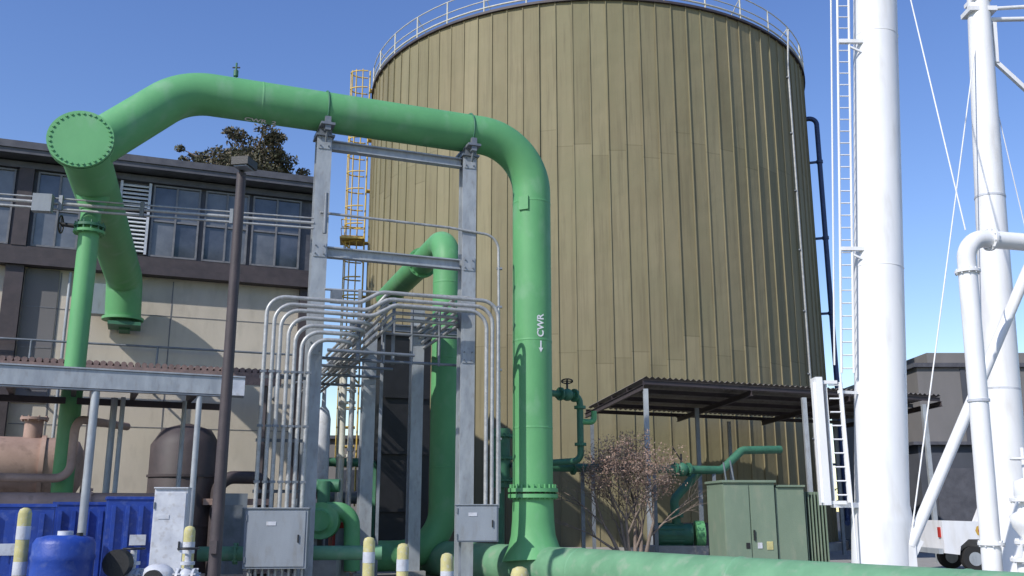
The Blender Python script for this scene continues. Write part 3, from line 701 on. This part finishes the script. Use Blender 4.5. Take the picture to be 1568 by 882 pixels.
# ------------------------------------------------------------------ trees
def leaves(b, c, rad, n, size, mats):
    for _ in range(n):
        while True:
            p = V(random.uniform(-1,1), random.uniform(-1,1), random.uniform(-1,1))
            if p.length <= 1: break
        p = Vector((c[0]+p.x*rad[0], c[1]+p.y*rad[1], c[2]+p.z*rad[2]))
        s_ = size*random.uniform(0.5, 1.3)
        u = V(random.gauss(0,1), random.gauss(0,1), random.gauss(0,1)).normalized(); w = u.orthogonal().normalized()
        w = Quaternion(u, random.uniform(0, 6.28)) @ w
        b.face([p-u*s_, p-w*s_*0.45, p+u*s_, p+w*s_*0.45], random.choice(mats))
def branch(b, p, d, L, r, depth, tips, mat, spread=0.55, gravity=0.05):
    n = 4; pts = [p]; rs = [r]; q = d.normalized()
    for k in range(n):
        q = (q+V(random.gauss(0,0.1), random.gauss(0,0.1), random.gauss(0,0.06)+gravity)).normalized()
        pts.append(pts[-1]+q*L/n); rs.append(r*(1-0.45*(k+1)/n))
    b.tube(pts, rs, mat, seg=7 if depth > 2 else 4, caps=False)
    tips += [pts[-1], pts[-2]]
    if depth == 0: return
    for k in range(3 if depth < 3 else 4):
        i = random.choice([2,3,4,4]); ax = V(random.gauss(0,1), random.gauss(0,1), random.gauss(0,0.5)).normalized()
        dd = (q+ax*spread).normalized(); branch(b, pts[i], dd, L*random.uniform(0.55,0.75), rs[i]*0.7, depth-1, tips, mat, spread, gravity)
e = E('deciduous_tree', (3.35, 26, 0)); b = MB(); tips = []
random.seed(11)
for dx, dy in ((-0.5,0.05), (0.1,0.2), (0.55,-0.1), (-0.1,-0.25), (0.3,0.25), (-0.28,0.2)):
    branch(b, V(3.25+dx*0.2, 26+dy*0.2, 0), V(dx,dy,1.45), 1.55, 0.07, 4, tips, BARK, 0.62, 0.02)
b.obj('trunk_and_branches', e); b = MB()
for t in tips:
    dx = (t.x-3.4)/1.4; dz = (t.z-2.95)/1.05
    if t.z > 1.9 and dx*dx+dz*dz < 1.15 and random.random() < 0.8: leaves(b, t, (0.18,0.18,0.13), 6, 0.034, [DRYLEAF, DRYLEAF2, DRYLEAF2, BARK])
for k in range(60):
    a = random.uniform(0,6.28); rr_ = math.sqrt(random.random()); z = random.uniform(-0.7,0.85)
    leaves(b, (3.4+1.3*rr_*math.cos(a)*(1.1-0.4*z*z), 26+1.1*rr_*math.sin(a), 2.95+z*0.95), (0.2,0.2,0.16), 14, 0.034, [DRYLEAF, DRYLEAF2, BARK])
b.obj('dry_foliage', e)
e = E('pine_tree', (-13.5, 45, 0)); b = MB(); random.seed(5)
b.tube([(-13.2,45,0), (-13.1,45,10), (-13.0,45,19)], [0.4,0.28,0.08], BARK, seg=10)
cl = []
for k in range(110):
    z = random.uniform(14.5, 20.3); w = 2.6*math.sqrt(max(0.08, 1-((z-17.3)/3.3)**2))
    a = random.uniform(0,6.28); rr_ = math.sqrt(random.random())
    cl.append((V(-13.0+rr_*math.cos(a)*w*1.05, 45+rr_*math.sin(a)*w, z), random.uniform(0.4,0.75)))
for k in range(34): cl.append((V(-16.2+random.gauss(0,0.65), 45+random.gauss(0,0.5), random.uniform(16.5,19.5)), random.uniform(0.25,0.5)))
for c, r in cl:
    b.tube([(-13.1,45,c.z-1.5), (c.x,c.y,c.z)], [0.06,0.02], BARK, seg=4, caps=False)
b.obj('trunk', e); b = MB()
for c, r in cl: leaves(b, c, (r,r,r*0.65), int(300*r), 0.11, [LEAF, LEAF2] if random.random() < 0.5 else [LEAF, LEAF, LEAF2])
b.obj('crown', e)

# ------------------------------------------------------------------ right shed
sh = E('open_shed', (9, 34, 0)); b = MB()
s0 = V(4.18,30,5.93); s1 = V(15.8,34.9,5.93); sd = (s1-s0).normalized(); sb = V(-0.19,0.98,0).normalized(); SL = (s1-s0).length; SD = 7.0
drop = 0.25
n = int(SL/0.11)
prof = []
for k in range(n+1):
    prof.append((SL*k/n, 0.035 if k % 2 else -0.035))
for k in range(n):
    a0, h0 = prof[k]; a1, h1 = prof[k+1]
    p0 = s0+sd*a0+V(0,0,h0); p1 = s0+sd*a1+V(0,0,h1); q0_ = sb*SD-V(0,0,drop)
    b.face([p0, p1, p1+q0_, p0+q0_], ROOFM)
b.obj('corrugated_roof', sh); b = MB()
for f in (0.01, 0.25, 0.5, 0.75, 0.99): b.ibeam(s0+sb*SD*f-V(0,0,0.15+drop*f), s1+sb*SD*f-V(0,0,0.15+drop*f), 0.08, 0.14, BROWN, 0.015)
for f in (0.0, 0.33, 0.66, 1): b.ibeam(s0.lerp(s1, f)-V(0,0,0.32), s0.lerp(s1, f)+sb*SD-V(0,0,0.32+drop), 0.1, 0.18, BROWN, 0.015)
for f in (0.005, 0.5, 0.93):
    p = s0.lerp(s1, f); b.beam((p.x,p.y,0), (p.x,p.y,5.55), 0.15, 0.15, GALV); p = p+sb*SD*0.9; b.beam((p.x,p.y,0), (p.x,p.y,5.3), 0.13, 0.13, GALV_D)
p = s0.lerp(s1, 0.28)+sb*3.5; b.beam((p.x,p.y,0), (p.x,p.y,5.45), 0.14, 0.14, GALV_D)
b.obj('posts_and_beams', sh)

e = E('green_valve_manifold', (2, 26, 0)); b = MB()
b.tube(fillet([V(0.9,25.2,4.85), V(1.86,26,4.85), V(1.86,26,3.1), V(1.1,26,3.05)], 0.22), 0.09, GREEN_D, seg=16)
b.tube(fillet([V(1.86,26,4.15), V(2.25,26.1,4.15), V(2.25,26.1,4.45)], 0.12), 0.08, GREEN, seg=14)
b.ball((1.5,25.7,4.85), 0.17, GREEN_D); b.flange((1.3,25.5,4.85), (0.8,0.6,0), 0.18, 0.05, GREEN_D, 6, 0.015); b.flange((1.7,25.85,4.85), (0.8,0.6,0), 0.18, 0.05, GREEN_D, 6, 0.015)
b.tube([(1.5,25.7,4.85), (1.5,25.7,5.25)], 0.03, BLACK, seg=8); b.wheel((1.5,25.7,5.22), (0,0.3,1), 0.15, BLACK)
b.tube([V(1.86,26,4.5), V(1.86,26,4.58)], 0.16, GREEN_D, seg=16); b.tube([V(1.86,26,3.5), V(1.86,26,3.58)], 0.16, GREEN_D, seg=16)
b.tube(fillet([V(0.9,26.4,2.95), V(6.2,28.5,2.95), V(6.9,28.8,3.55), V(8.2,29.3,3.6)], 0.35), 0.12, GREEN_D, seg=16)
for f in (0.15, 0.45, 0.72, 0.8): b.flange(V(0.9,26.4,2.95).lerp(V(6.2,28.5,2.95), f), (0.93,0.36,0), 0.2, 0.06, GREEN_D, 6, 0.015)
p = V(0.9,26.4,2.95).lerp(V(6.2,28.5,2.95), 0.76); b.ball(p, 0.2, GREEN_D); b.tube([p, p+V(0,0,0.45)], 0.03, BLACK, seg=8); b.beam(p+V(0,0,0.25), p+V(-0.25,0,0.65), 0.04, 0.03, BLACK)
for f in (0.2, 0.6, 0.95): q_ = V(0.9,26.4,0).lerp(V(6.2,28.5,0), f); b.beam(q_, q_+V(0,0,2.85), 0.1, 0.1, GALV_D)
b.box((0.55,26.6,3.0), (1.2,0.3,0.12), GALV_D, rz=GA); b.tube([(-0.3,26.5,2.4), (-0.3,26.5,4.0)], 0.25, GREEN_D, seg=20); b.tube([(-0.3,26.5,0), (-0.3,26.5,2.4)], 0.1, GREEN_D, seg=12)
for z in (2.6, 3.2, 3.8): b.flange((-0.3,26.5,z), (0,0,1), 0.33, 0.06, GREEN_D, 10)
b.obj('pipes_and_valves', e)
e = E('booster_pump', (4.6, 28, 0)); b = MB()
c = V(4.75,28.6,1.1)
b.tube([c-V(0.5,0,0), c+V(0.5,0,0)], 0.32, GREEN_D, seg=24); b.tube([c+V(0.6,0,0), c+V(0.85,0,0)], 0.4, GREEN, seg=24); b.tube(fillet([c+V(0.1,0,0), c+V(0.0,-0.1,1.0), c+V(0.9,0.2,1.9)], 0.3), 0.13, GREEN_D, seg=16)
b.flange(c+V(0.05,-0.05,0.55), (0,0,1), 0.22, 0.06, GREEN_D, 8); b.box(c-V(0,0,0.7), (1.8,0.8,0.8), CONCR); b.box(c+V(1.6,0.3,0.25), (0.6,0.5,1.3), BLACK)
for k in range(12):
    a = k*math.pi/6; b.box(c+V(-0.1,0.33*math.cos(a),0.33*math.sin(a)), (0.7,0.03,0.03), GREEN_D)
b.obj('pump', e)
e = E('diesel_generator', (6.0, 31, 0)); b = MB()
b.box((5.9,31.5,0.95), (2.6,1.2,0.9), BROWN, rz=GA); b.box((5.9,31.5,0.3), (3,1.4,0.35), BLACK, rz=GA); b.tube([(5.2,31.2,1.3), (5.2,31.2,2.3)], 0.06, BLACK); b.box((6.8,31.4,1.7), (0.6,0.7,0.6), DKGREY, rz=GA)
b.obj('engine', e)

# transformer
tf = E('electrical_transformer', (6.0, 24.6, 0)); b = MB()
TX = 0.2
b.box((5.65+TX,24.9,1.33), (1.3,1.5,2.3), TGREEN, rz=R(4)); b.box((6.7+TX,24.95,1.27), (0.74,1.35,2.18), TGREEN, rz=R(4))
b.box((5.65+TX,24.88,2.5), (1.38,1.6,0.06), TGREEN, rz=R(4)); b.box((6.73+TX,24.93,2.39), (0.74,1.42,0.05), TGREEN, rz=R(4))
b.box((6.2+TX,24.95,0.09), (2.7,2.0,0.18), CONCR, rz=R(4))
q = Matrix.Rotation(R(4), 3, 'Z'); TB = V(5.65+TX,24.9,0)
for x0, w in ((-0.325,0.62), (0.325,0.62)): b.box(TB+V(0,0,1.33)+q @ V(x0,-0.765,0), (w,0.03,2.15), TGREEN, rz=R(4))
b.box(TB+V(0,0,1.2)+q @ V(0.07,-0.8,0), (0.04,0.05,0.25), BLACK, rz=R(4)); b.box(TB+V(0,0,0.95)+q @ V(0.45,-0.79,0), (0.16,0.012,0.2), FYEL, rz=R(4)); b.box(TB+V(0,0,0.95)+q @ V(0.2,-0.79,0), (0.12,0.012,0.14), WHITE_D, rz=R(4)); b.box(TB+V(0,0,0.95)+q @ V(-0.1,-0.79,0), (0.1,0.012,0.14), BLACK, rz=R(4))
for k in range(7): b.box((7.15+TX+0.085*k, 25.0+0.006*k, 1.3), (0.03,1.1,1.9), TGREEN, rz=R(4))
b.tube([(5.5,24.8,2.5), (5.45,24.8,3.0)], 0.025, GALV_D, seg=6); b.tube([(5.7,24.8,2.5), (5.62,24.8,3.05)], 0.025, GALV_D, seg=6)
b.obj('cabinet', tf, bevel=0.01)

# ------------------------------------------------------------------ white towers on the right
wt = E('white_stack_tower', (7.5, 20, 0)); b = MB()
ax0 = V(7.47, 20, 0); lean = V(0.075, 0, 1)
def tw(z): return ax0+lean*z
b.tube([tw(0), tw(1.55), tw(1.62), tw(1.95), tw(18)], [0.60,0.60,0.60,0.535,0.455], WHITE, seg=48)
b.tube([tw(0), tw(0.06)], 0.8, WHITE, seg=40)
for z in (6.9, 12.4): b.tube([tw(z), tw(z+0.015), tw(z+0.03)], [0.51-0.005*(z-6.9), 0.522-0.005*(z-6.9), 0.51-0.005*(z-6.9)], WHITE, seg=48, caps=False)
for k in range(6):
    a = k*math.pi/3+0.3; c = tw(0.35)+V(math.cos(a)*0.68, math.sin(a)*0.68, 0); b.box(c, (0.18,0.03,0.6), WHITE, rz=a)
b.obj('mast', wt); b = MB()
def lp(z, dx=0): return V(6.72+dx+0.068*z, 19.75, z)
for dx in (-0.12, 0.14): b.tube([lp(4.6,dx), lp(18,dx)], 0.028, WHITE, seg=8)
b.tube([lp(4.8,-0.2)+V(0,0.2,0), lp(18,-0.2)+V(0,0.2,0)], 0.02, WHITE, seg=8)
z = 4.7
while z < 18: b.tube([lp(z,-0.12), lp(z,0.14)], 0.016, WHITE, seg=6); z += 0.28
for z in (7.3, 12.2, 16.5):
    b.beam(lp(z,-0.1), lp(z,0.5), 0.1, 0.08, WHITE); b.beam(lp(z,0.14)+V(0,0,-0.12), lp(z,0.5)+V(0,0,-0.3), 0.04, 0.04, WHITE)
def rect(x0, x1, z0, z1, y, w):
    b.beam((x0,y,z0), (x0,y,z1), w, w, WHITE); b.beam((x1,y,z0), (x1,y,z1), w, w, WHITE); b.beam((x0+w,y,z0), (x1-w,y,z0), w, w, WHITE); b.beam((x0+w,y,z1), (x1-w,y,z1), w, w, WHITE)
rect(6.3, 6.85, 1.95, 4.4, 19.7, 0.07)
b.box((6.38,19.78,3.2), (0.14,0.35,2.6), WHITE); b.box((6.56,19.9,3.15), (0.03,0.35,2.5), WHITE)
z = 2.1
while z < 4.6: b.tube([(6.6,19.7,z), (6.85,19.7,z)], 0.016, WHITE, seg=6); z += 0.28
b.beam((6.5,19.72,1.9), (7.1,19.9,1.9), 0.12, 0.1, WHITE); b.beam((6.8,19.7,4.2), (7.3,19.9,4.2), 0.06, 0.06, WHITE)
b.tube([(6.85,19.65,4.6), (6.9,19.65,0.1)], 0.02, WHITE, seg=6)
b.obj('access_ladder', wt); b = MB()
k0 = V(7.95,19.6,1.1); k1 = V(10.8,19.6,6.4); dd = (k1-k0).normalized()
b.tube([k0, k1+dd*2.5], 0.115, WHITE, seg=20); b.box(k0+V(-0.08,0,0), (0.5,0.12,0.5), WHITE, rot=Matrix.Rotation(R(-60), 3, 'Y')); b.box(k0+V(-0.1,0,-0.4), (0.35,0.2,0.9), WHITE)
b.obj('diagonal_brace', wt)
b = MB()
def cable(a, c, r=0.016): b.tube([a, c], r, WHITE, seg=6)
cable(V(8.6,19.6,17.6), V(8.98,18.0,7.2))
cable(V(11.75,21.9,13.4), V(8.0,19.5,1.5)); cable(V(11.8,21.8,13.4), V(12.9,22.2,5.0), 0.014)
b.obj('guy_cables', wt)

w2 = E('white_support_mast', (11.2, 22, 0)); b = MB(); 
def m2(z): return V(11.13+0.058*z, 22, z)
b.tube([m2(0), m2(2), m2(17)], [0.46,0.44,0.23], WHITE, seg=36); b.tube([m2(0), m2(0.08)], 0.7, WHITE)
for z in (9.2, 4.5): b.tube([m2(z), m2(z+0.05)], 0.46-0.012*z, WHITE_D, seg=36)
b.box(m2(14.2), (0.7,0.5,0.12), WHITE); b.box(m2(14.5), (0.5,0.5,0.1), WHITE); b.tube([m2(14.0)+V(0.2,0,0), m2(14.0)+V(2.5,0,0.05)], 0.06, WHITE, seg=12); b.tube([m2(14.3)+V(0.2,0,0), m2(14.3)+V(2.5,0,0.15)], 0.05, WHITE, seg=12)
b.beam(m2(12.9)+V(0.1,0,0.2), m2(12.0)+V(2.2,0,-1.2), 0.1, 0.1, WHITE); b.beam(m2(13.9)+V(0.35,0,0), m2(12.8)+V(0.35,0,0), 0.1, 0.15, WHITE)
b.obj('mast', w2)
w3 = E('white_process_pipe', (8.9, 18, 0)); b = MB()
b.tube(fillet([V(8.75,18,0), V(8.95,18,7.05), V(11.5,18.5,7.0)], 0.45, 12), 0.175, WHITE, seg=28)
b.flange(V(8.93,18,6.35), (0,0,1), 0.235, 0.05, WHITE, 10, 0.015); b.flange(V(9.5,18.1,7.04), (1,0.2,0), 0.235, 0.05, WHITE, 10, 0.015)
b.flange(V(8.8,18,1.2), (0,0,1), 0.235, 0.05, WHITE, 10, 0.015)
b.tube([V(8.86,18,3.8), V(8.86,18,3.85)], 0.2, WHITE_D)
b.obj('pipe', w3)
w4 = E('white_relief_valve', (9.3, 17.5, 0)); b = MB()
c = V(9.2,17.3,0)
b.tube([c+V(0,0,z) for z in (0.0,0.9,0.95,1.3,1.5,1.7,1.78,1.95,2.05,2.3,2.36)], [0.3,0.3,0.2,0.16,0.3,0.34,0.2,0.14,0.22,0.2,0.06], WHITE, seg=28)
for z, r in ((0.95,0.4), (1.25,0.3), (1.98,0.3)): b.flange(c+V(0,0,z), (0,0,1), r, 0.06, WHITE, 12, 0.016)
b.tube([c+V(0.1,0,1.6), c+V(0.8,0.1,1.6)], 0.18, WHITE, seg=20); b.tube([c+V(0,0,2.3), c+V(0,0,2.9)], 0.04, WHITE, seg=10); b.wheel(c+V(0,0,2.7), (0,0,1), 0.2, WHITE)
b.obj('valve', w4)

# ------------------------------------------------------------------ pickup truck
tk = E('pickup_truck', (14.5, 30, 0)); b = MB()
def prism(prof, y0, y1, mat):
    n = len(prof)
    b.face([(x,y0,z) for x, z in prof], mat); b.face([(x,y1,z) for x, z in reversed(prof)], mat)
    for k in range(n):
        (xa,za), (xb,zb) = prof[k], prof[(k+1) % n]; b.face([(xb,y0,zb), (xa,y0,za), (xa,y1,za), (xb,y1,zb)], mat)
ox = 12.95
prism([(ox,0.55),(ox+0.45,0.5),(ox+0.5,0.75),(ox+0.75,0.95),(ox+1.05,0.95),(ox+1.3,0.75),(ox+1.35,0.45),(ox+3.7,0.45),(ox+3.75,0.75),(ox+4.0,0.95),(ox+4.3,0.95),(ox+4.55,0.75),(ox+4.6,0.5),(ox+5.3,0.55),(ox+5.35,1.1),(ox+4.1,1.3),(ox+3.3,1.4),(ox+2.8,1.42),(ox,1.5)], 29.4, 31.2, WHITE)
prism([(ox+1.7,1.43),(ox+3.6,1.39),(ox+3.0,1.98),(ox+2.0,2.02)], 29.5, 31.1, WHITE)
prism([(ox+1.85,1.47),(ox+2.55,1.46),(ox+2.5,1.93),(ox+2.08,1.94)], 29.485, 29.499, GLASS); prism([(ox+2.65,1.45),(ox+3.4,1.42),(ox+2.98,1.9),(ox+2.6,1.92)], 29.485, 29.499, GLASS)
b.obj('body', tk, bevel=0.02); b = MB()
for x in (ox+0.9, ox+4.15):
    for y0, y1 in ((29.38,29.62), (30.98,31.22)): b.tube([(x,y0,0.38), (x,y1,0.38)], 0.37, RUBBER, seg=28); b.tube([(x,y0-0.01,0.38), (x,y0+0.02,0.38)], 0.2, GALV, seg=20)
b.tube([(ox+1.15,29.39,1.2), (ox+1.15,29.395,1.2)], 0.17, GOLD, seg=8, smooth=False); b.tube([(ox+1.15,29.383,1.2), (ox+1.15,29.388,1.2)], 0.09, RED, seg=20)
b.box((ox+1.65,29.39,1.2), (0.3,0.012,0.28), RED); b.box((ox-0.02,29.6,1.15), (0.04,0.15,0.3), RED); b.box((ox+2.5,30.3,2.08), (0.35,1.1,0.12), RED)
b.box((ox-0.08,30.3,0.6), (0.12,1.7,0.15), GALV); b.box((ox+1.6,29.392,1.36), (0.02,0.01,0.2), BLACK)
b.obj('wheels_and_markings', tk)

# ------------------------------------------------------------------ background buildings
e = E('grey_warehouse', (26, 55, 0)); b = MB()
b.box((28,57,4.6), (13.0,14,9.2), FARWALL); b.box((28,57,9.3), (13.4,14.4,0.22), DKGREY)
b.box((27.5,57,9.85), (9,10,0.9), FARWALL)
b.box((25.4,49.96,7.2), (1.2,0.06,1.6), DKGREY)
for k in range(8): b.box((25.4,49.9,6.5+k*0.2), (1.2,0.08,0.05), FARWALL)
for x in (22.8, 27.8, 30.0): b.box((x,49.95,4.0), (1.4,0.06,1.5), GLASS)
for x in (23.9, 26.6, 29.0): b.box((x,49.97,4.6), (0.25,0.05,9.0), FARDK)
b.obj('walls', e)
e = E('storage_building', (23, 42, 0)); b = MB()
b.box((24.5,46,2.3), (13,7,4.6), FARDK); b.box((24.5,46,4.68), (13.6,7.6,0.14), DKGREY)
for x in (19.5, 22, 24.5, 27): b.box((x,42.46,2.0), (1.7,0.06,3.2), DKGREY)
b.obj('walls', e)
e = E('low_service_building', (-4, 60, 0)); b = MB()
b.box((-16,62,3), (30,8,6), FARWALL); b.box((-16,62,6.1), (30.6,8.6,0.2), FARDK)
for k in range(10): b.box((-29+k*2.8,57.96,3.4), (1.5,0.06,1.5), GLASS)
b.obj('walls', e)
b = MB(); random.seed(3)
for k in range(130):
    x = -160+k*2.8; y = 150+random.uniform(-15,15); h = random.uniform(4,9)
    leaves(b, (x,y,h*0.5), (3.2,3,h*0.55), 50, 0.9, [LEAF, LEAF2])
b.obj('distant_tree_row')

# ------------------------------------------------------------------ light, world, camera
to_sun = V(-0.68, -0.73, 0).normalized(); el = R(39)
ts = V(to_sun.x*math.cos(el), to_sun.y*math.cos(el), math.sin(el))
sl = bpy.data.lights.new('sun', 'SUN'); sl.energy = 4.3; sl.angle = R(0.6); sl.color = (1.0, 0.955, 0.89)
so = bpy.data.objects.new('sun', sl); so.rotation_euler = ts.to_track_quat('Z', 'Y').to_euler(); so.location = (-20,-20,40); S.collection.objects.link(so)
w = bpy.data.worlds.new('World'); S.world = w; w.use_nodes = True; nt = w.node_tree
sky = nt.nodes.new('ShaderNodeTexSky'); sky.sky_type = 'NISHITA'; sky.sun_disc = False; sky.sun_elevation = el
sky.sun_rotation = math.atan2(to_sun.x, to_sun.y); sky.air_density = 1.15; sky.dust_density = 0.25; sky.ozone_density = 2.2
hs = nt.nodes.new('ShaderNodeHueSaturation'); hs.inputs['Saturation'].default_value = 1.2; hs.inputs['Hue'].default_value = 0.517; hs.inputs['Value'].default_value = 1.2
nt.links.new(sky.outputs[0], hs.inputs['Color'])
bgn = nt.nodes['Background']; bgn.inputs['Strength'].default_value = 0.145; nt.links.new(hs.outputs[0], bgn.inputs['Color'])
cam = bpy.data.cameras.new('camera'); cam.lens = 33.3; cam.sensor_width = 36; cam.clip_end = 3000
co = bpy.data.objects.new('camera', cam); co.location = (0,0,1.8); co.rotation_euler = (R(103.2),0,0); S.collection.objects.link(co); S.camera = co
S.view_settings.view_transform = 'Standard'; S.view_settings.look = 'None'; S.view_settings.exposure = 0
